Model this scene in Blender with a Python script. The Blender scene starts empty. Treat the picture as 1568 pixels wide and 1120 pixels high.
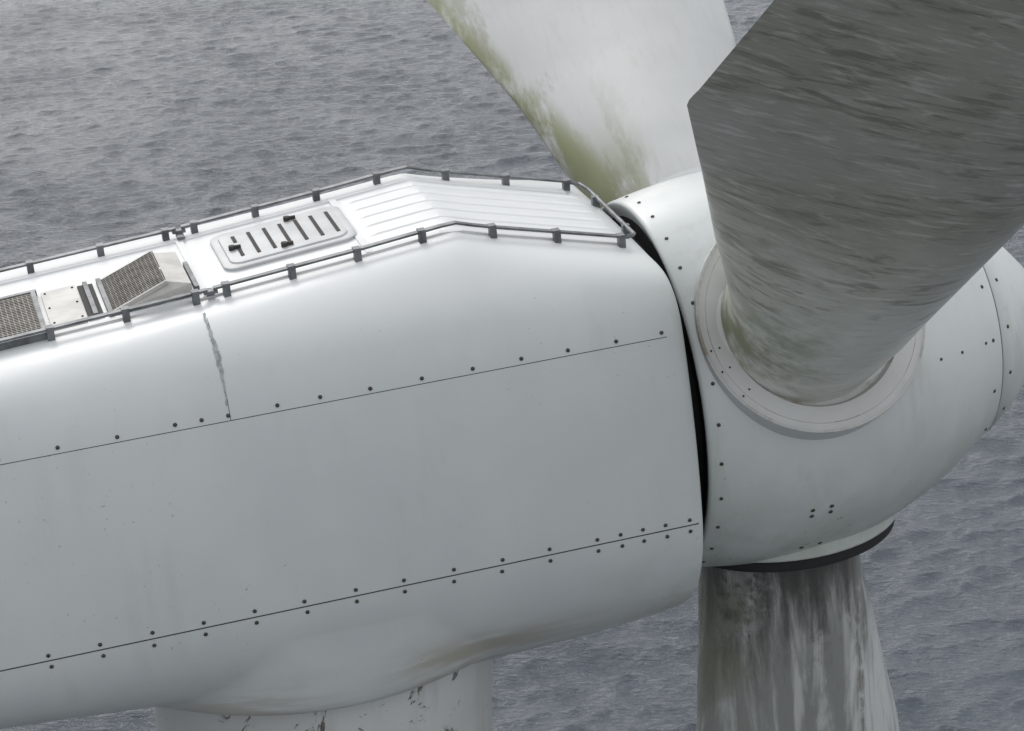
import bpy, math, random
import numpy as np
from mathutils import Matrix, Vector
random.seed(4)
H=70.0
p,a,t=map(math.radians,(21.5,16.3,5.0))
HX=Vector((math.cos(a)*math.cos(t),math.sin(a)*math.cos(t),math.sin(t)))
HY=Vector((-math.sin(a),math.cos(a),0)); HZ=HX.cross(HY)
HEAD=Matrix(((HX.x,HY.x,HZ.x,0),(HX.y,HY.y,HZ.y,0),(HX.z,HY.z,HZ.z,H),(0,0,0,1)))
F=Vector((0,math.cos(p),-math.sin(p)));U=Vector((0,math.sin(p),math.cos(p)));R=Vector((1,0,0))
sc=bpy.context.scene
# ---------------------------------------------------------------- camera
cd=bpy.data.cameras.new('camera'); cam=bpy.data.objects.new('camera',cd); sc.collection.objects.link(cam)
cam.location=Vector((0,0,H))-1.75*R+0.02*U-17.5*F
cam.rotation_euler=(math.radians(90)-p,0,0)
cd.sensor_width=36; cd.lens=36*3730/1568; cd.clip_start=.5; cd.clip_end=60000
sc.camera=cam
# ---------------------------------------------------------------- node helpers
class NT:
    def __init__(s,name):
        s.m=bpy.data.materials.new(name); s.m.use_nodes=True; s.t=s.m.node_tree; s.n=s.t.nodes
        s.b=s.n['Principled BSDF']; s.tc=s.n.new('ShaderNodeTexCoord')
    def link(s,o,i): s.t.links.new(o,i)
    def mapping(s,scale=(1,1,1),rot=(0,0,0),loc=(0,0,0)):
        m=s.n.new('ShaderNodeMapping'); s.link(s.tc.outputs['Object'],m.inputs[0])
        m.inputs['Scale'].default_value=scale; m.inputs['Rotation'].default_value=rot; m.inputs['Location'].default_value=loc
        return m.outputs[0]
    def noise(s,scale=1,detail=4,rough=.55,vec=None,dist=0):
        n=s.n.new('ShaderNodeTexNoise'); n.inputs['Scale'].default_value=scale; n.inputs['Detail'].default_value=detail
        n.inputs['Roughness'].default_value=rough; n.inputs['Distortion'].default_value=dist
        s.link(vec if vec else s.tc.outputs['Object'],n.inputs['Vector']); return n.outputs['Fac']
    def rng(s,v,a0,a1,b0=0,b1=1,smooth=True):
        n=s.n.new('ShaderNodeMapRange'); n.interpolation_type='SMOOTHSTEP' if smooth else 'LINEAR'
        s.link(v,n.inputs[0])
        for i,x in zip((1,2,3,4),(a0,a1,b0,b1)): n.inputs[i].default_value=x
        return n.outputs[0]
    def math(s,op,x,y=None):
        n=s.n.new('ShaderNodeMath'); n.operation=op
        for i,v in enumerate((x,y)):
            if v is None: continue
            if isinstance(v,(int,float)): n.inputs[i].default_value=v
            else: s.link(v,n.inputs[i])
        return n.outputs[0]
    def mul(s,*a_):
        r=a_[0]
        for q in a_[1:]: r=s.math('MULTIPLY',r,q)
        return r
    def mix(s,fac,c1,c2,blend='MIX'):
        n=s.n.new('ShaderNodeMix'); n.data_type='RGBA'; n.blend_type=blend
        for i,v in ((0,fac),(6,c1),(7,c2)):
            if isinstance(v,(int,float)): n.inputs[i].default_value=v
            elif isinstance(v,tuple): n.inputs[i].default_value=(*v,1)
            else: s.link(v,n.inputs[i])
        return n.outputs[2]
    def sep(s):
        n=s.n.new('ShaderNodeSeparateXYZ'); s.link(s.tc.outputs['Object'],n.inputs[0]); return n.outputs
    def bump(s,h,strength=.3,dist=.01,normal=None):
        n=s.n.new('ShaderNodeBump'); n.inputs['Strength'].default_value=strength; n.inputs['Distance'].default_value=dist
        s.link(h,n.inputs['Height'])
        if normal: s.link(normal,n.inputs['Normal'])
        return n.outputs[0]
    def fin(s,col=None,rough=None,normal=None,metal=None,spec=None):
        for k,v in (('Base Color',col),('Roughness',rough),('Normal',normal),('Metallic',metal),('Specular IOR Level',spec)):
            if v is None: continue
            if isinstance(v,(int,float)): s.b.inputs[k].default_value=v
            elif isinstance(v,tuple): s.b.inputs[k].default_value=(*v,1)
            else: s.link(v,s.b.inputs[k])
        return s.m
def simple(name,col,rough=.5,metal=0,var=.25,scale=12):
    m=NT(name); n=m.noise(scale,5)
    c=m.mix(m.rng(n,.35,.7),col,tuple(x*(1-var) for x in col))
    return m.fin(c,rough,metal=metal)
# ---- nacelle paint
def nacelle_paint():
    m=NT('nacelle_paint'); s=m.sep()
    base=m.mix(m.rng(m.noise(.9,5),.3,.7),(.53,.556,.549),(.58,.602,.592))
    vs=m.noise(1.0,6,.6,m.mapping((5.5,5.5,.45)))
    base=m.mix(m.mul(m.rng(vs,.48,.72),m.rng(m.noise(.7,3),.35,.65),.26),base,(.43,.45,.42))
    wisp=m.noise(2.2,7,.65,m.mapping((.45,1,3.6)))
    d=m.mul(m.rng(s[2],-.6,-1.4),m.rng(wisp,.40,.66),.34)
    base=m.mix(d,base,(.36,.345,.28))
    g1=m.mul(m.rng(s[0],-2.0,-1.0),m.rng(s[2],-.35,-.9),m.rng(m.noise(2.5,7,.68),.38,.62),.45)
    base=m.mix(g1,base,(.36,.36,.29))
    nearx=m.mul(m.rng(s[0],-3.3,-2.8),m.rng(s[0],-1.3,-2.5),m.rng(s[2],-.76,-1.0))
    d2=m.mul(nearx,m.rng(wisp,.32,.60),.68)
    base=m.mix(d2,base,(.31,.28,.21))
    nearb=m.mul(m.rng(s[0],-4.9,-4.4),m.rng(s[0],-3.3,-3.9),m.rng(s[2],-.80,-1.1))
    base=m.mix(m.mul(nearb,m.rng(wisp,.35,.62),.5),base,(.36,.33,.25))
    sp=m.rng(m.noise(38,2,.5),.71,.75)
    base=m.mix(m.mul(sp,.5,m.rng(m.noise(.8,2),.45,.6)),base,(.18,.15,.11))
    top_light=m.rng(s[2],1.2,1.5)
    base=m.mix(m.mul(top_light,.85),base,(.72,.725,.72))  # roof whitened by height: light from above put into the base colour
    rn=m.rng(m.noise(1.5,5),.3,.7,.30,.46)
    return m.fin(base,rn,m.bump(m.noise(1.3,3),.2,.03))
M_nac=nacelle_paint()
def spinner_paint():
    m=NT('spinner_paint'); s=m.sep()
    base=m.mix(m.rng(m.noise(1.2,5),.3,.7),(.56,.585,.572),(.62,.64,.63))
    low=m.rng(s[2],.3,-1.2)
    d=m.mul(low,m.rng(m.noise(1.6,7,.65),.3,.62))
    base=m.mix(m.mul(d,.65),base,(.31,.36,.27))
    st=m.rng(m.noise(1,6,.65,m.mapping((5,5,1.0))),.52,.75)
    base=m.mix(m.mul(st,.35),base,(.40,.38,.31))
    sp=m.rng(m.noise(17,3,.6),.655,.70)
    base=m.mix(m.mul(sp,.8,m.rng(s[2],.1,-.5),m.rng(m.noise(1.1,2),.45,.54)),base,(.16,.15,.11))
    return m.fin(base,.36)
M_spin=spinner_paint()
M_dark=simple('gap_black',(.012,.012,.013),.7)  # near-black colour standing in for the darkness of gaps and openings
M_bolt=simple('bolt_steel',(.085,.075,.06),.55,.4,.5,60)
M_seam=simple('seam_dark',(.05,.045,.04),.8)  # dark joint colour, shared by panel seams and hatch slots
M_rail=simple('rail_galvanised',(.18,.19,.20),.5,.5,.5,9)
M_hatch=simple('hatch_alu',(.50,.505,.51),.5,.1,.15,5)
M_white=simple('white_gelcoat',(.72,.725,.72),.45,0,.06,3)
M_cream=simple('cream_panel',(.60,.58,.54),.5,0,.25,5)
M_wire=simple('wire_mesh_steel',(.30,.28,.25),.5,.2,.4,14)
M_fill=simple('sealant_grey',(.38,.40,.40),.8,0,.35,30)
def flange_mat():
    m=NT('flange_paint')
    base=m.mix(m.rng(m.noise(2.5,6),.35,.7),(.57,.57,.56),(.50,.50,.485))
    r=m.rng(m.noise(5,7,.7),.66,.74)
    base=m.mix(m.mul(r,.5),base,(.27,.20,.14))
    return m.fin(base,.5)
M_flange=flange_mat()
def lip_mat():
    m=NT('lip_stained')
    base=m.mix(m.mul(m.rng(m.noise(3,6,.7),.48,.66),.75),(.48,.48,.465),(.24,.18,.12))
    return m.fin(base,.6)
M_lip=lip_mat()
# ---------------------------------------------------------------- mesh helpers
turb=bpy.data.objects.new('wind_turbine',None); sc.collection.objects.link(turb)
def new_obj(name,verts,faces,mat,parent=turb,mw=HEAD,smooth=True,mats=None,mi=None,autosmooth=None):
    me=bpy.data.meshes.new(name); me.from_pydata([tuple(v) for v in verts],[],faces); me.update()
    ob=bpy.data.objects.new(name,me); sc.collection.objects.link(ob)
    for mm in (mats or [mat]): me.materials.append(mm)
    if mi: me.polygons.foreach_set('material_index',mi)
    me.polygons.foreach_set('use_smooth',[smooth]*len(me.polygons))
    if autosmooth and smooth:
        me.set_sharp_from_angle(angle=math.radians(autosmooth))
    ob.parent=parent; ob.matrix_basis=mw
    return ob
class Geo:
    def __init__(s): s.v=[]; s.f=[]; s.mi=[]
    def add(s,v,f,m=0):
        o=len(s.v); s.v+= [tuple(x) for x in v]; s.f+=[tuple(i+o for i in q) for q in f]; s.mi+=[m]*len(f)
    def box(s,c,size,m=0,ax=None):
        c=Vector(c); A=ax or (Vector((1,0,0)),Vector((0,1,0)),Vector((0,0,1)))
        vs=[];
        for sx in(-1,1):
            for sy in(-1,1):
                for sz in(-1,1): vs.append(c+A[0]*sx*size[0]/2+A[1]*sy*size[1]/2+A[2]*sz*size[2]/2)
        s.add(vs,[(0,1,3,2),(4,6,7,5),(0,4,5,1),(2,3,7,6),(0,2,6,4),(1,5,7,3)],m)
    def tube(s,pts,r,seg=8,m=0,cap=True):
        pts=[Vector(q) for q in pts]; rings=[]
        for i,q in enumerate(pts):
            d=(pts[min(i+1,len(pts)-1)]-pts[max(i-1,0)]).normalized()
            u=d.cross(Vector((0,0,1)));
            if u.length<.1: u=d.cross(Vector((0,1,0)))
            u.normalize(); w=d.cross(u)
            rings.append([q+(u*math.cos(2*math.pi*k/seg)+w*math.sin(2*math.pi*k/seg))*r for k in range(seg)])
        v=[x for rr in rings for x in rr]; f=[]
        for i in range(len(pts)-1):
            for k in range(seg):
                k2=(k+1)%seg; f.append((i*seg+k,i*seg+k2,(i+1)*seg+k2,(i+1)*seg+k))
        if cap: f.append(tuple(range(seg))[::-1]); f.append(tuple((len(pts)-1)*seg+k for k in range(seg)))
        s.add(v,f,m)
    def bolt(s,c,n,r=.0135,h=.008,m=0):
        c=Vector(c); n=Vector(n).normalized(); u=n.orthogonal().normalized(); w=n.cross(u); seg=8
        v=[];
        for rr,hh in ((r*1.0,-.004),(r,h*.6),(r*.65,h)):
            v+=[c+n*hh+(u*math.cos(2*math.pi*k/seg)+w*math.sin(2*math.pi*k/seg))*rr for k in range(seg)]
        f=[(i*seg+k,i*seg+(k+1)%seg,(i+1)*seg+(k+1)%seg,(i+1)*seg+k) for i in range(2) for k in range(seg)]
        f.append(tuple(2*seg+k for k in range(seg))); s.add(v,f,m)
    def lathe(s,prof,seg=64,A=None,m=0):
        o,ax,u,w=A; v=[]
        for x,r in prof:
            v+=[o+ax*x+(u*math.cos(2*math.pi*k/seg)+w*math.sin(2*math.pi*k/seg))*r for k in range(seg)]
        f=[(i*seg+k,i*seg+(k+1)%seg,(i+1)*seg+(k+1)%seg,(i+1)*seg+k) for i in range(len(prof)-1) for k in range(seg)]
        s.add(v,f,m)
def interp(x,tab): return float(np.interp(x,[q[0] for q in tab],[q[1] for q in tab]))
def sstep(x,a0,a1):
    q=max(0,min(1,(x-a0)/(a1-a0))); return q*q*(3-2*q)
# ---------------------------------------------------------------- nacelle
RAILZ=[(-9,1.22),(-7,1.36),(-4.93,1.50),(-3.97,1.565),(-2.92,1.66),(-2.35,1.72),(-2.25,1.725),(-2.14,1.69),(-1.98,1.645),(-1.11,1.42),(-.9,1.36)]
def zt(x): return interp(x,RAILZ)-.075
ZB=[(-9,-.85),(-5.7,-1.10),(-4.6,-1.27),(-3.6,-1.45),(-2.6,-1.57),(-1.6,-1.52),(-1.2,-1.46),(-.98,-1.40)]
def zb(x): return interp(x,ZB)
def bez(a0,a1,a2,a3,n):
    out=[]
    for i in range(n):
        q=i/n; out.append(tuple((1-q)**3*a0[j]+3*q*(1-q)**2*a1[j]+3*q*q*(1-q)*a2[j]+q**3*a3[j] for j in (0,1)))
    return out
def section(x):
    z0=zt(x); b=zb(x)
    pts=[(q,z0+.012*(1-(q/.7)**2)) for q in np.linspace(0,.70,8)[:-1]]
    pts+=bez((.70,z0),(.96,z0-.01),(1.25,1.36),(1.35,.96),16)
    pts+=bez((1.35,.96),(1.44,.6),(1.52,.15),(1.52,-.32),14)
    pts+=bez((1.52,-.32),(1.52,-.86),(1.12,b),(0,b),50)
    pts.append((0,b))
    return pts
TX=-3.38; TR=1.2
def side_y(x,z):
    pts=[q for q in section(x) if q[0]>=.70 or q[1]>0][7:]
    zz=[q[1] for q in pts][::-1]; yy=[q[0] for q in pts][::-1]
    return float(np.interp(z,zz,yy))
def side_n(x,z):
    e=.03; dy=(side_y(x,z+e)-side_y(x,z-e))/(2*e)
    v=Vector((0,-1,-dy)); v.normalize(); return v
xs=list(np.arange(-8.6,-1.1,.035))+[-1.1,-1.04,-1.0,-.985,-.975]
V=[];Fc=[]
def full(x,shr=0):
    h=section(x)
    left=[(-y,z) for y,z in h]
    right=[(y,z) for y,z in h[1:-1]][::-1]
    ring=left+right
    out=[]
    for y,z in ring:
        if shr: y*=(1-shr/1.5); z=z-(z-.1)*shr/1.5
        if z<-.6:
            d=math.hypot((x-TX)*.93,y)
            k=sstep(d,1.56,1.38)
            zz_=min(z,-1.19)
            z=z*(1-k)+zz_*k
        out.append((x,y,z))
    return out
rear=[(-8.95,.6),(-8.9,.3),(-8.75,.1)]
for x,shr in rear: V+=full(x,shr)
for x in xs:
    shr=0 if x<-1.02 else {-1.0:.008,-.985:.02,-.975:.045}.get(round(x,3),0)
    V+=full(x,shr)
V+=full(-.975,.08)
n=len(full(-3)); rings=len(V)//n
for i in range(rings-1):
    for k in range(n):
        k2=(k+1)%n; Fc.append((i*n+k,(i+1)*n+k,(i+1)*n+k2,i*n+k2))
Fc.append(tuple(range(n))); 
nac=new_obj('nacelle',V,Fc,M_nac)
g=Geo()
cap=[(-.985,y,z) for _,y,z in full(-.985,.085)]
g.add(cap,[tuple(range(len(cap)))])
AX=(Vector((0,0,0)),Vector((1,0,0)),Vector((0,1,0)),Vector((0,0,1)))
AXS_=(Vector((0,0,.045)),Vector((1,0,0)),Vector((0,1,0)),Vector((0,0,1)))
g.lathe([(-1.0,1.12),(-.6,1.12)],64,AX)
g.add([(-.82,1.25*math.cos(q/32*math.pi),.045+1.25*math.sin(q/32*math.pi)) for q in range(64)],[tuple(range(64))])
new_obj('front_bulkhead',g.v,g.f,M_dark)
# ---- seams and bolts
g=Geo(); gb=Geo()
def sidept(x,z,off=0):
    nn=side_n(x,z); return Vector((x,-side_y(x,z),z))+nn*off
for z,x1 in ((.96,-1.03),(-.325,-1.02)):
    for sgn in (1,-1):
        P=[sidept(x,z,-.0015) for x in np.arange(-8.3,x1,.08)]
        if sgn<0: P=[Vector((q.x,-q.y,q.z)) for q in P]
        g.tube(P,.0032 if z>0 else .0048,6)
P=[sidept(-3.955,z,-.0015) for z in np.linspace(.96,zt(-3.95)-.01,30)]
g.tube(P,.0028,6)
new_obj('panel_seams',g.v,g.f,M_seam)
def bo(x,z): 
    x+=random.uniform(-.006,.006); z+=random.uniform(-.004,.004)
    gb.bolt(sidept(x,z,.0),side_n(x,z))
for x in (-1.13,-1.44,-1.76,-2.08,-2.40,-2.73,-3.06,-3.38,-3.66,-3.97,-4.13,-4.30,-4.66,-5.02,-5.38,-5.75,-6.1,-6.5,-6.9,-7.3): bo(x,.995)
lst=[-1.08,-1.245,-1.40,-1.56,-1.72]+[-1.72-.325*i for i in range(1,20)]
for x in lst:
    bo(x,-.285); bo(x,-.368)
new_obj('bolts',gb.v,gb.f,M_bolt)
g=Geo(); vs=[]
zz=np.linspace(1.05,zt(-3.95)-.012,90)
wob=0
for i,z in enumerate(zz):
    q=(z-1.05)/(zt(-3.95)-1.06)
    wob=.75*wob+random.uniform(-.003,.003)
    wv=.002+.003*random.random()+.012*math.exp(-((q-.62)/.28)**2)*(.7+.6*random.random())
    xc=-3.962+.006*math.sin(z*11)+wob
    vs.append(sidept(xc-wv,z,.003)); vs.append(sidept(xc+wv,z,.003))
g.add(vs,[(2*i,2*i+1,2*i+3,2*i+2) for i in range(len(zz)-1)])
new_obj('joint_sealant',g.v,g.f,M_fill,smooth=True)
# ---- roof
g=Geo()
for y in np.linspace(-.45,.45,6):
    xs2=[-2.78,-2.7,-2.4,-2.27,-2.2,-2.1,-1.98,-1.7,-1.4,-1.14,-1.08]
    v=[];f=[]
    for x in xs2:
        h=.007 if x not in (xs2[0],xs2[-1]) else -.002
        z=zt(x)+.012*(1-(y/.7)**2)
        v+=[(x,y-.05,z-.003),(x,y-.028,z+h),(x,y+.028,z+h),(x,y+.05,z-.003)]
    for i in range(len(xs2)-1):
        for k in range(3): f.append((4*i+k,4*i+4+k,4*i+5+k,4*i+1+k))
    g.add(v,f,0)
for x in (-3.90,-2.82):
    g.box((x,0,zt(x)+.010),(.05,1.2,.016),0)
for y in (-.58,.58):
    v=[];f=[];X2=list(np.arange(-8.5,-1.08,.15))
    for x in X2:
        z=zt(x); v+=[(x,y-.035,z-.01),(x,y-.028,z+.016),(x,y+.028,z+.016),(x,y+.035,z-.01)]
    for i in range(len(X2)-1):
        for k in range(3): f.append((4*i+k,4*i+4+k,4*i+5+k,4*i+1+k))
    g.add(v,f,0)
new_obj('roof_ribs',g.v,g.f,M_white,smooth=False)
# rails
g=Geo()
def rail(xa,xb,y):
    X2=sorted(set([xa,xb]+[q for q,_ in RAILZ if xa<q<xb]))
    v=[];f=[]
    for x in X2:
        z=zt(x)+.075; v+=[(x,y-.022,z-.012),(x,y-.022,z+.002),(x,y+.022,z+.002),(x,y+.022,z-.012)]
    for i in range(len(X2)-1):
        for k in range(4): f.append((4*i+k,4*i+4+k,4*i+4+(k+1)%4,4*i+(k+1)%4))
    f+=[(0,1,2,3),tuple(4*(len(X2)-1)+k for k in (3,2,1,0))]
    g.add(v,f)
YN=-.63; YF=.66
for y in (YN,YF):
    dx=-.03 if y<0 else 0
    rail(-8.3,-3.90,y); rail(-3.86,-1.09,y)
    for x in (-8.2,-7.72,-7.24,-6.78,-6.32,-5.84,-5.36,-4.90,-4.42,-3.97,-3.77,-3.34,-2.905,-2.47,-1.98,-1.55,-1.11):
        x+=dx*(1 if x>-2.3 else .3)
        z=zt(x)+.075
        g.box((x,y+(-.014 if y<0 else .014),z-.035),(.045,.05,.08))
        g.box((x,y,z+.004),(.05,.06,.012))
zf=zt(-1.05)+.075
g.tube([(-1.10,YN,zf+.01),(-1.05,YN+.02,zf+.005),(-1.02,YN+.08,zf-.01),(-1.00,.50,zf-.02),(-1.03,.62,zf-.01),(-1.11,YF,zf+.01)],.015,8)
for y in (-.36,.30): g.box((-1.015,y,zf-.05),(.05,.04,.09))
new_obj('roof_rails',g.v,g.f,M_rail,smooth=False)
# hatch
def rrect(x0,x1,y0,y1,r,n=6):
    out=[]
    for cx,cy,a0 in ((x1-r,y1-r,0),(x0+r,y1-r,90),(x0+r,y0+r,180),(x1-r,y0+r,270)):
        for i in range(n+1):
            q=math.radians(a0+90*i/n); out.append((cx+r*math.cos(q),cy+r*math.sin(q)))
    return out
g=Geo()
hx0,hx1,hy0,hy1=-3.70,-2.84,-.27,.40
def hatch_ring(off,z,r): return [(x,y,zt(x)+z) for x,y in rrect(hx0+off,hx1-off,hy0+off,hy1-off,r)]
R0=[hatch_ring(-.02,.0,.10),hatch_ring(-.02,.03,.10),hatch_ring(-.008,.035,.095),hatch_ring(.03,.035,.08),hatch_ring(.035,.045,.08),hatch_ring(.05,.048,.07)]
nn=len(R0[0]); v=[q for r in R0 for q in r]
f=[(i*nn+k,i*nn+(k+1)%nn,(i+1)*nn+(k+1)%nn,(i+1)*nn+k) for i in range(len(R0)-1) for k in range(nn)]+[tuple((len(R0)-1)*nn+k for k in range(nn))]
g.add(v,f,0)
for i in range(7):
    x=-3.575+.108*i; g.box((x,.055 if i else -.06,zt(x)+.049),(.024,.42 if i else .16,.008),1)
    if i==0: g.box((x,.20,zt(x)+.049),(.024,.12,.008),1)
for x,y in ((-3.60,.02),(-3.17,.30),(-3.28,-.17)):
    g.box((x,y,zt(x)+.062),(.08,.018,.022),1); g.tube([(x-.02,y,zt(x)+.04),(x-.02,y,zt(x)+.075)],.022,10,1)
new_obj('roof_hatch',g.v,g.f,None,mats=[M_hatch,M_seam],mi=g.mi,autosmooth=25)
# vent hood, panel and grille
g=Geo(); gm=Geo()
y0,y1=-.52,.12
xa,xr,xb=-4.50,-4.13,-3.98
def z_(x): return zt(x)+.02
zr=zt(xr)+.14
zk=zt(xb)+.10
hood=[(xa,y0,z_(xa)),(xr,y0+.03,zr),(xb,y0,zk),(xb,y0,z_(xb)),(xa,y1,z_(xa)),(xr,y1-.03,zr),(xb,y1,zk),(xb,y1,z_(xb))]
g.add(hood,[(1,5,6,2),(2,6,7,3),(0,1,2,3),(4,7,6,5)],0)
d=(Vector((xr,0,zr))-Vector((xa,0,z_(xa)))).normalized(); nrm=Vector((-d.z,0,d.x))
L_=(Vector((xr,0,zr))-Vector((xa,0,z_(xa)))).length
def wire_panel(o,du,dv,nv,lu,lv,sp=.027,r=.0032):
    gm.add([o,o+du*lu,o+du*lu+dv*lv,o+dv*lv],[(0,1,2,3)],0)
    k=int(lu/sp)
    for i in range(k+1):
        c=o+du*(i*lu/k)+dv*lv/2+nv*.006; gm.box(c,(r*2,lv,r*2),1,(du,dv,nv))
    k=int(lv/sp)
    for i in range(k+1):
        c=o+dv*(i*lv/k)+du*lu/2+nv*.0095; gm.box(c,(lu,r*2,r*2),1,(du,dv,nv))
wire_panel(Vector((xa+.01,y0+.025,z_(xa)+.008)),d,Vector((0,1,0)),nrm,L_-.02,y1-y0-.05)
for y in (y0+.015,y1-.015): g.box(((xa+xr)/2,y,(zr+z_(xa))/2+.004),(L_,.022,.022),0,(d,Vector((0,1,0)),nrm))
g.box((xa-.01,(y0+y1)/2,z_(xa)+.01),(.03,y1-y0+.02,.03),1)
g.box((-4.60,-.18,zt(-4.6)+.014),(.10,.64,.01),2); g.box((-4.60,-.18,zt(-4.6)+.03),(.03,.62,.03),1)
dd=Vector((1,0,.065)).normalized(); nz=Vector((-dd.z,0,dd.x)); AXS=(dd,Vector((0,1,0)),nz)
g.box((-4.775,-.19,zt(-4.775)+.022),(.23,.66,.03),3,AXS)
for sx in (-.09,.09):
    for sy in (-.28,0,.28): g.bolt((-4.775+sx,-.19+sy,zt(-4.775)+.038+sx*.065),(0,0,1),.008,.006,2)
g.box((-5.35,-.215,zt(-5.35)+.012),(.84,.76,.02),2,AXS)
for y in (-.61,.18): g.box((-5.35,y,zt(-5.35)+.026),(.88,.035,.05),1,AXS)
for x in (-4.935,-5.78): g.box((x,-.215,zt(x)+.026),(.03,.80,.052),1,AXS)
new_obj('roof_vent',g.v,g.f,None,smooth=False,mats=[M_cream,M_rail,M_dark,M_cream],mi=g.mi)
wire_panel(Vector((-5.765,-.59,zt(-5.765)+.034)),dd,Vector((0,1,0)),nz,.815,.755,.03,.0036)
new_obj('vent_mesh',gm.v,gm.f,None,smooth=False,mats=[M_dark,M_wire],mi=gm.mi)
g=Geo()
for y in (-.64,.66): g.box((-3.88,y*.98,zt(-3.88)+.05),(.09,.05,.02)); g.box((-3.88,y*.9,zt(-3.88)+.03),(.05,.10,.02))
g.box((-3.94,-.22,zt(-4)+.035),(.03,.5,.04))
new_obj('joint_brackets',g.v,g.f,M_rail,smooth=False)
# ---------------------------------------------------------------- spinner
cone=math.radians(1.0)
def bdir(az):
    d0=Vector((0,math.cos(az),math.sin(az))); return (d0*math.cos(cone)+Vector((1,0,0))*math.sin(cone)).normalized()
azs=[math.radians(144),math.radians(30),math.radians(266)]
org=[Vector((-.06,0,0)),Vector((-.03,0,0)),Vector((.04,0,0))]
g=Geo()
prof=[(-.81,1.18),(-.84,1.26),(-.855,1.295),(-.85,1.312),(-.83,1.32),(-.6,1.365),(-.3,1.405),(0,1.41),(.4,1.37),(.8,1.25),(1.15,1.09),(1.35,.965),(1.515,.86)]
fine=prof[:4]
P=prof[4:]
for i in range(len(P)-1):
    p0=P[max(i-1,0)];p1=P[i];p2=P[i+1];p3=P[min(i+2,len(P)-1)]
    for k in range(5):
        q=k/5; fine.append(tuple(.5*((2*p1[j])+(-p0[j]+p2[j])*q+(2*p0[j]-5*p1[j]+4*p2[j]-p3[j])*q*q+(-p0[j]+3*p1[j]-3*p2[j]+p3[j])*q**3) for j in (0,1)))
fine.append(P[-1])
g.lathe(fine,128,AXS_)
new_obj('spinner_body',g.v,g.f,M_spin)
g=Geo()
nose=[(1.51,.81),(1.523,.842),(1.530,.854),(1.72,.735),(1.92,.56),(2.06,.40),(2.16,.22),(2.20,.08),(2.205,0.001)]
g.lathe(nose,96,AXS_); new_obj('spinner_nose',g.v,g.f,M_spin)
g=Geo(); g.lathe([(1.505,.81),(1.505,.852),(1.535,.843),(1.535,.81)],96,AXS_); new_obj('nose_gap',g.v,g.f,M_dark)
gb=Geo()
def srad(x): return float(np.interp(x,[q[0] for q in fine[4:]],[q[1] for q in fine[4:]]))
ZS=Vector((0,0,.045))
def spb(x,th,r=.0135):
    rr=srad(x); n_=Vector((0,-math.cos(th),math.sin(th))); sl=(srad(x+.02)-srad(x-.02))/.04
    gb.bolt(ZS+Vector((x,0,0))+n_*rr,n_+Vector((-sl,0,0)),r)
for th in range(-90,271,12): spb(-.77,math.radians(th+3))
for th in range(-90,271,24):
    spb(1.43,math.radians(th+8))
    n_=Vector((0,-math.cos(math.radians(th+12)),math.sin(math.radians(th+12)))); gb.bolt(ZS+Vector((1.60,0,0))+n_*.810,n_+Vector((.65,0,0)))
for x,th in ((-.12,-24),(-.12,-26.5),(.02,-24),(.02,-26.5),(-.10,-45),(.04,-45)): spb(x,math.radians(th),.016)
for x,th in ((.9,14),(1.1,14),(1.35,14)): spb(x,math.radians(th),.011)
new_obj('spinner_bolts',gb.v,gb.f,M_bolt)
for i,az in enumerate(azs):
    d=bdir(az); u=Vector((1,0,0)); u=(u-d*u.dot(d)).normalized(); w=d.cross(u)
    A=(org[i]+(Vector((.035,0,0)),Vector((0,0,0)),Vector((.05,0,0)))[i],d,u,w)
    g=Geo(); s0=(1.365,1.28,1.15)[i]
    if i==2:
        g.lathe([(s0-.46,1.02),(s0-.34,.95),(s0-.22,.90),(s0-.12,.872),(s0-.005,.86)],96,A,0)
        g.lathe([(s0-.005,.86),(s0+.008,.855),(s0+.012,.845),(s0+.008,.82)],96,A,3)
        g.lathe([(s0-.03,.825),(s0+.09,.825)],96,A,1); s1=s0+.09; r1=.825  # near-black band: shadow and gap below the lip put into the colour
        g.lathe([(s1,r1),(s1+.010,r1-.003),(s1+.014,r1-.015)],96,A,1)
        g.lathe([(s1+.014,r1-.015),(s1+.006,r1-.03),(s1+.006,.60)],96,A,1)
    else:
        g.lathe([(s0-.40,.80),(s0-.005,.80)],96,A,0)
        g.lathe([(s0-.005,.80),(s0+.004,.797),(s0+.007,.788),(s0+.005,.778)],96,A,3)
        g.lathe([(s0+.005,.778),(s0+.002,.773),(s0+.002,.735)],96,A,2)
        g.lathe([(s0+.002,.735),(s0+.006,.732),(s0+.006,.728)],96,A,3)
        g.lathe([(s0+.006,.728),(s0+.004,.66),(s0-.0,.62)],96,A,2)
        g.lathe([(s0,.62),(s0-.05,.60),(s0-.05,.5)],96,A,3)
        for q in (168,180,196):
            q=math.radians(q)+.35
            for rr in (.69,.752): g.bolt(A[0]+d*(s0+.004)+(u*math.cos(q)+w*math.sin(q))*rr,d,.007,.006,1)
    new_obj('blade_flange',g.v,g.f,None,mats=[M_spin,M_dark,M_flange,M_lip],mi=g.mi,autosmooth=40)
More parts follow.
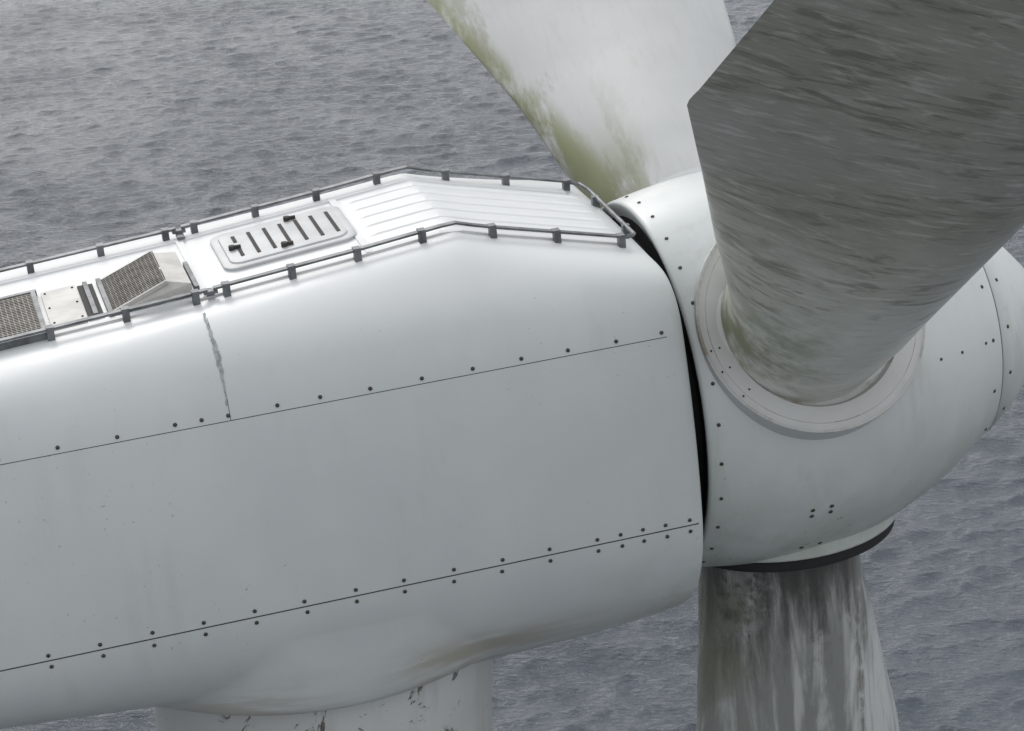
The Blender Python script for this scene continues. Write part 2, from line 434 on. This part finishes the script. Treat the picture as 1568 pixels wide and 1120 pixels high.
# ---------------------------------------------------------------- blades
def blade_mat(name,base,dark,green,gfun):
    m=NT(name); s=m.sep()
    col=m.mix(m.rng(m.noise(.9,6,.6),.3,.7),base,tuple(x*.90 for x in base))
    return gfun(m,s,col,dark,green)
def gA(m,s,col,dark,green):
    st=m.noise(1,6,.6,m.mapping((3.0,3.0,13),(0,.45,0)),.6)
    big=m.noise(1.1,4,.55)
    fine_=m.noise(1,5,.65,m.mapping((6,6,32),(0,.45,0)))
    col=m.mix(m.rng(m.noise(.55,4,.6),.40,.62),col,(.56,.55,.46))
    far=m.rng(m.math('ADD',s[2],m.mul(m.noise(.8,5,.6),2.0)),3.4,5.6)
    col=m.mix(m.mul(far,.55),col,(.25,.23,.175))
    k=m.mul(m.rng(st,.50,.60),m.rng(big,.43,.58))
    col=m.mix(m.mul(k,.62),col,dark)
    lt=m.noise(1,6,.6,m.mapping((3.4,3.4,15),(0,.45,0),(7,3,5)),.6)
    col=m.mix(m.mul(m.rng(lt,.54,.66),.40),col,(.84,.84,.78))
    col=m.mix(m.mul(m.rng(fine_,.52,.70),.35),col,(.82,.82,.76))
    col=m.mix(m.mul(m.rng(fine_,.47,.32),.25),col,(.22,.22,.17))
    root=m.rng(s[2],3.2,1.4); te=m.rng(s[0],.05,-.5)
    gk=m.mul(root,m.rng(m.noise(3.2,6,.65),.36,.62),m.math('ADD',m.mul(te,.85),.15))
    col=m.mix(gk,col,green)
    return m.fin(col,.28,m.bump(st,.06,.01))
def gB(m,s,col,dark,green):
    st=m.noise(1,8,.68,m.mapping((3.2,3.2,1.3)),.3)
    root=m.rng(s[2],2.5,1.4); te=m.rng(s[0],.05,-.5)
    lin=m.math('ADD',s[0],m.mul(s[2],.28))
    edge=m.rng(lin,.16,-.02)
    k=m.mul(m.math('MAXIMUM',m.mul(root,te,.95),edge),m.rng(st,.38,.54))
    col=m.mix(m.mul(k,.85),col,green)
    st2=m.noise(1,9,.70,m.mapping((4.2,4.2,1.1)))
    edge2=m.rng(lin,.60,.02)
    k2=m.mul(edge2,m.rng(st2,.49,.60))
    col=m.mix(m.mul(k2,.55),col,dark)
    fs=m.noise(1,6,.65,m.mapping((22,22,1.2)))
    col=m.mix(m.mul(m.rng(fs,.5,.75),.20),col,(.38,.37,.32))
    return m.fin(col,.32)
def gC(m,s,col,dark,green):
    st=m.noise(1,7,.62,m.mapping((8,8,.75)),.4)
    st0=m.noise(1,5,.6,m.mapping((2.2,2.2,.5)),.5)
    te=m.rng(m.math('ADD',s[0],m.mul(st0,.5)),.75,.25)
    k=m.rng(m.math('ADD',m.mul(te,.20),st),.50,.74)
    col=m.mix(m.mul(te,.40),col,(.32,.32,.305))
    col=m.mix(m.mul(k,.68),col,dark)
    drip=m.noise(1,7,.72,m.mapping((8,8,1.2)))
    k3=m.mul(m.rng(m.math('ADD',s[2],m.mul(drip,2.6)),3.75,2.55),m.rng(m.noise(3,7,.7),.33,.50))
    col=m.mix(m.mul(k3,.94),col,(.045,.042,.038))
    gr=m.mul(m.rng(s[0],-.45,-.62),m.rng(m.noise(2,5),.38,.6))
    col=m.mix(m.mul(gr,.55),col,green)
    line=m.math('ABSOLUTE',m.math('SUBTRACT',m.math('ADD',s[0],m.mul(m.noise(1,6,.7,m.mapping((8,8,2.5))),.25)),.42))
    lk=m.mul(m.rng(line,.06,.0),m.rng(m.noise(4,5,.6),.35,.5))
    col=m.mix(m.mul(lk,.75),col,(.10,.10,.07))
    return m.fin(col,m.rng(st,.4,.7,.2,.45))
MA=blade_mat('blade_weathered_grey',(.74,.75,.69),(.16,.16,.12),(.17,.18,.065),gA)
MB=blade_mat('blade_white_algae',(.57,.572,.56),(.25,.24,.16),(.20,.21,.07),gB)
MC=blade_mat('blade_stained',(.56,.575,.555),(.12,.12,.11),(.13,.135,.08),gC)
LEs=[[(1.0,.58),(2,.58),(3,.56),(4,.51),(5,.47),(10,.45),(20,.4),(35,.3),(43,.15),(44,.03)],
     [(1.0,.58),(2,.66),(3,.90),(4,1.02),(5,1.05),(10,.80),(20,.62),(35,.35),(43,.15),(44,.03)],
     [(1.0,.58),(1.5,.60),(2,.70),(3,.90),(4,1.0),(5,1.0),(10,.80),(20,.62),(35,.35),(43,.15),(44,.03)]]
TEt=[(1.0,.58),(1.5,.60),(2,.72),(3,1.10),(4,1.45),(5,1.81),(5.08,1.815),(5.2,1.80),(10,1.55),(20,1.1),(35,.6),(43,.25),(44,.04)]
THt=[(1.0,1.16),(2,1.12),(3,.90),(4,.74),(5,.66),(10,.46),(20,.28),(35,.13),(44,.02)]
def blade(name,i,mat,phi,tek=1.0):
    az=azs[i]
    d=bdir(az); X=Vector((1,0,0)); k=X.cross(d).normalized(); X2=k.cross(d)*-1
    if X2.dot(X)<0: X2=-X2
    v=[];f=[];N=80
    S=list(np.arange(1.0,6.5,.07))+list(np.arange(6.5,44,.75))+[44]
    for s in S:
        ww=sstep(s,1.3,3.2)
        le,te,th=interp(s,LEs[i]),interp(s,TEt)*(1+(tek-1)*ww),interp(s,THt)
        w=sstep(s,1.6,4.6); c=le+te
        tw=math.radians(-interp(s,[(1.45,0),(5,0),(20,8),(44,13)]))
        for q in range(N):
            th_=2*math.pi*q/N; cx=(1-math.cos(th_))/2; sg=1 if q<=N/2 else -1
            xa=le-c*cx
            yc=sg*.5*th*abs(math.sin(th_))
            yt=5*th*(.2969*math.sqrt(cx)-.126*cx-.3516*cx**2+.2843*cx**3-.1036*cx**4)
            camb=.03*c*math.sin(math.pi*cx)*w
            y=(1-w)*yc+w*(sg*yt)+camb
            v.append((xa*math.cos(tw)-y*math.sin(tw),xa*math.sin(tw)+y*math.cos(tw),s))
    for j in range(len(S)-1):
        for q in range(N):
            q2=(q+1)%N; f.append((j*N+q,j*N+q2,(j+1)*N+q2,(j+1)*N+q))
    f.append(tuple((len(S)-1)*N+q for q in range(N)))
    ph=math.radians(phi)
    Xb=(X2*math.cos(ph)+k*math.sin(ph)).normalized(); Yb=d.cross(Xb)
    o=org[i]
    MBm=Matrix(((Xb.x,Yb.x,d.x,o.x),(Xb.y,Yb.y,d.y,o.y),(Xb.z,Yb.z,d.z,o.z),(0,0,0,1)))
    return new_obj(name,v,f,mat,mw=HEAD@MBm,autosmooth=60)
blade('blade_a',0,MA,13); blade('blade_b',1,MB,12,.80); blade('blade_c',2,MC,16,.84)
# ---------------------------------------------------------------- tower
tc=HEAD@Vector((TX,0,-1.6))
def tower_mat():
    m=NT('tower_paint')
    base=m.mix(m.rng(m.noise(.8,5),.3,.7),(.56,.575,.56),(.50,.51,.49))
    st=m.noise(1,7,.65,m.mapping((4,4,.5)))
    base=m.mix(m.mul(m.rng(st,.50,.72),.4),base,(.33,.30,.25))
    sp=m.rng(m.noise(2.6,6,.72,m.mapping((1,1,.8)),1.5),.60,.64)
    base=m.mix(m.mul(sp,.85),base,(.05,.04,.03))
    return m.fin(base,.45)
M_tower=tower_mat()
g=Geo(); AT=(Vector((tc.x,tc.y,0)),Vector((0,0,1)),Vector((1,0,0)),Vector((0,1,0)))
prof=[(14,2.0),(30,1.75),(50,1.45),(tc.z-2,1.21),(tc.z-.1,1.2),(tc.z+.9,1.2)]
g.lathe(prof,96,AT); new_obj('tower',g.v,g.f,M_tower,mw=Matrix.Identity(4))
M_yel=simple('transition_yellow',(.75,.5,.03),.5)
g=Geo(); g.lathe([(-6,2.3),(12,2.3),(12,3.4),(12.3,3.4),(12.3,2.3),(14,2.05)],64,AT)
for k in range(24):
    q=k/24*2*math.pi; b=Vector((tc.x+3.3*math.cos(q),tc.y+3.3*math.sin(q),12.3)); g.tube([b,b+Vector((0,0,1.1))],.03,6)
new_obj('transition_piece',g.v,g.f,M_yel,mw=Matrix.Identity(4),autosmooth=40)
g=Geo()
AH=(Vector((TX,0,0)),Vector((0,0,1)),Vector((1,0,0)),Vector((0,1,0)))
g.lathe([(-.9,1.27),(-1.225,1.27),(-1.23,1.19)],96,AH)
new_obj('yaw_gap_ring',g.v,g.f,M_dark)  # near-black ring added to draw the dark gap around the tower top
# ---------------------------------------------------------------- sea (one sheet, finer where the waves can be seen)
def sea_mat():
    m=NT('sea_water')
    n3=m.noise(1.6,5,.62,m.mapping((.75,1.6,1),(0,0,.2)),.3)
    gust=m.rng(m.noise(.05,3,.5),.35,.65,.75,1.3)
    h=m.mul(n3,.34,gust)
    nb=m.bump(h,1.0,1.0)
    m.b.inputs['IOR'].default_value=1.36
    return m.fin((.082,.095,.112),.07,nb)
rs=np.random.RandomState(11)
def axis_pts(lo,hi,step,far):
    c=list(np.arange(lo,hi,step)); a_=[];b_=[]
    q=step; x=lo
    while x>-far: q*=1.35; x-=q; a_.append(x)
    q=step; x=hi
    while x<far: q*=1.35; x+=q; b_.append(x)
    return np.array(a_[::-1]+c+b_)
gx=axis_pts(-75,75,.25,24000); gy=axis_pts(95,430,.24,24000)
XX,YY=np.meshgrid(gx,gy)
mask=np.clip((95-np.abs(XX))/18,0,1)*np.clip((YY-80)/14,0,1)*np.clip((455-YY)/25,0,1)
ZZ=np.zeros_like(XX); DX=np.zeros_like(XX); DY=np.zeros_like(XX)
NW=80
for i in range(NW):
    lam=.9*(4.6/.9)**(rs.rand()**1.0)
    if i<8: lam=rs.uniform(5,12)
    th=math.radians(-70)+rs.randn()*.42
    kx,ky=math.cos(th)*2*math.pi/lam,math.sin(th)*2*math.pi/lam
    # the wind sea dies down a little with distance behind the turbine
    slope=.034 if i>=8 else .011
    A_=slope*lam/(2*math.pi); ph=rs.rand()*6.283
    gl=lam*(3+4*rs.rand()); gth=rs.rand()*6.283; 
    modu=.10+1.35*np.abs(np.sin((XX*math.cos(gth)+YY*math.sin(gth))*math.pi/gl+rs.rand()*6))**2.4
    modu*=np.clip(1.15-(YY-130)/420,.62,1.15)
    arg=kx*XX+ky*YY+ph
    s_,c_=np.sin(arg),np.cos(arg)
    ZZ+=A_*modu*s_; DX+=A_*modu*c_*math.cos(th); DY+=A_*modu*c_*math.sin(th)
ZZ*=mask; XX=XX+DX*mask*1.2; YY=YY+DY*mask*1.2
ny,nx=XX.shape
co=np.stack([XX,YY,ZZ],-1).reshape(-1,3).astype(np.float32)
idx=np.arange(nx*ny).reshape(ny,nx)
quads=np.stack([idx[:-1,:-1],idx[:-1,1:],idx[1:,1:],idx[1:,:-1]],-1).reshape(-1,4).astype(np.int32)
me=bpy.data.meshes.new('sea')
me.vertices.add(len(co)); me.vertices.foreach_set('co',co.ravel())
me.loops.add(quads.size); me.loops.foreach_set('vertex_index',quads.ravel())
me.polygons.add(len(quads)); me.polygons.foreach_set('loop_start',np.arange(0,quads.size,4,dtype=np.int32))
me.polygons.foreach_set('use_smooth',np.ones(len(quads),dtype=bool))
me.update(); me.materials.append(sea_mat())
sea=bpy.data.objects.new('sea',me); sc.collection.objects.link(sea)
# ---------------------------------------------------------------- world & sun
el,rot=math.radians(36),math.radians(-24)
w=bpy.data.worlds.new('World'); sc.world=w; w.use_nodes=True; nt=w.node_tree
sky=nt.nodes.new('ShaderNodeTexSky'); sky.sky_type='NISHITA'; sky.sun_disc=False
sky.sun_elevation=el; sky.sun_rotation=rot; sky.air_density=1; sky.dust_density=5; sky.ozone_density=1
hs=nt.nodes.new('ShaderNodeHueSaturation'); hs.inputs['Saturation'].default_value=.25
mx=nt.nodes.new('ShaderNodeMix'); mx.data_type='RGBA'; mx.inputs[0].default_value=.7
mx.inputs[7].default_value=(11.7,12.1,12.6,1)
nt.links.new(sky.outputs[0],hs.inputs['Color']); nt.links.new(hs.outputs[0],mx.inputs[6])
bg=nt.nodes['Background']; bg.inputs[1].default_value=.1
nt.links.new(mx.outputs[2],bg.inputs[0])
sd=bpy.data.lights.new('sun','SUN'); sd.energy=.9; sd.angle=math.radians(20); sd.color=(1,.97,.93)
so=bpy.data.objects.new('sun',sd); sc.collection.objects.link(so)
dirv=Vector((math.sin(rot)*math.cos(el),math.cos(rot)*math.cos(el),math.sin(el)))
so.rotation_euler=dirv.to_track_quat('Z','Y').to_euler(); so.location=(0,0,120)
sc.view_settings.view_transform='Standard'; sc.view_settings.look='None'; sc.view_settings.exposure=0
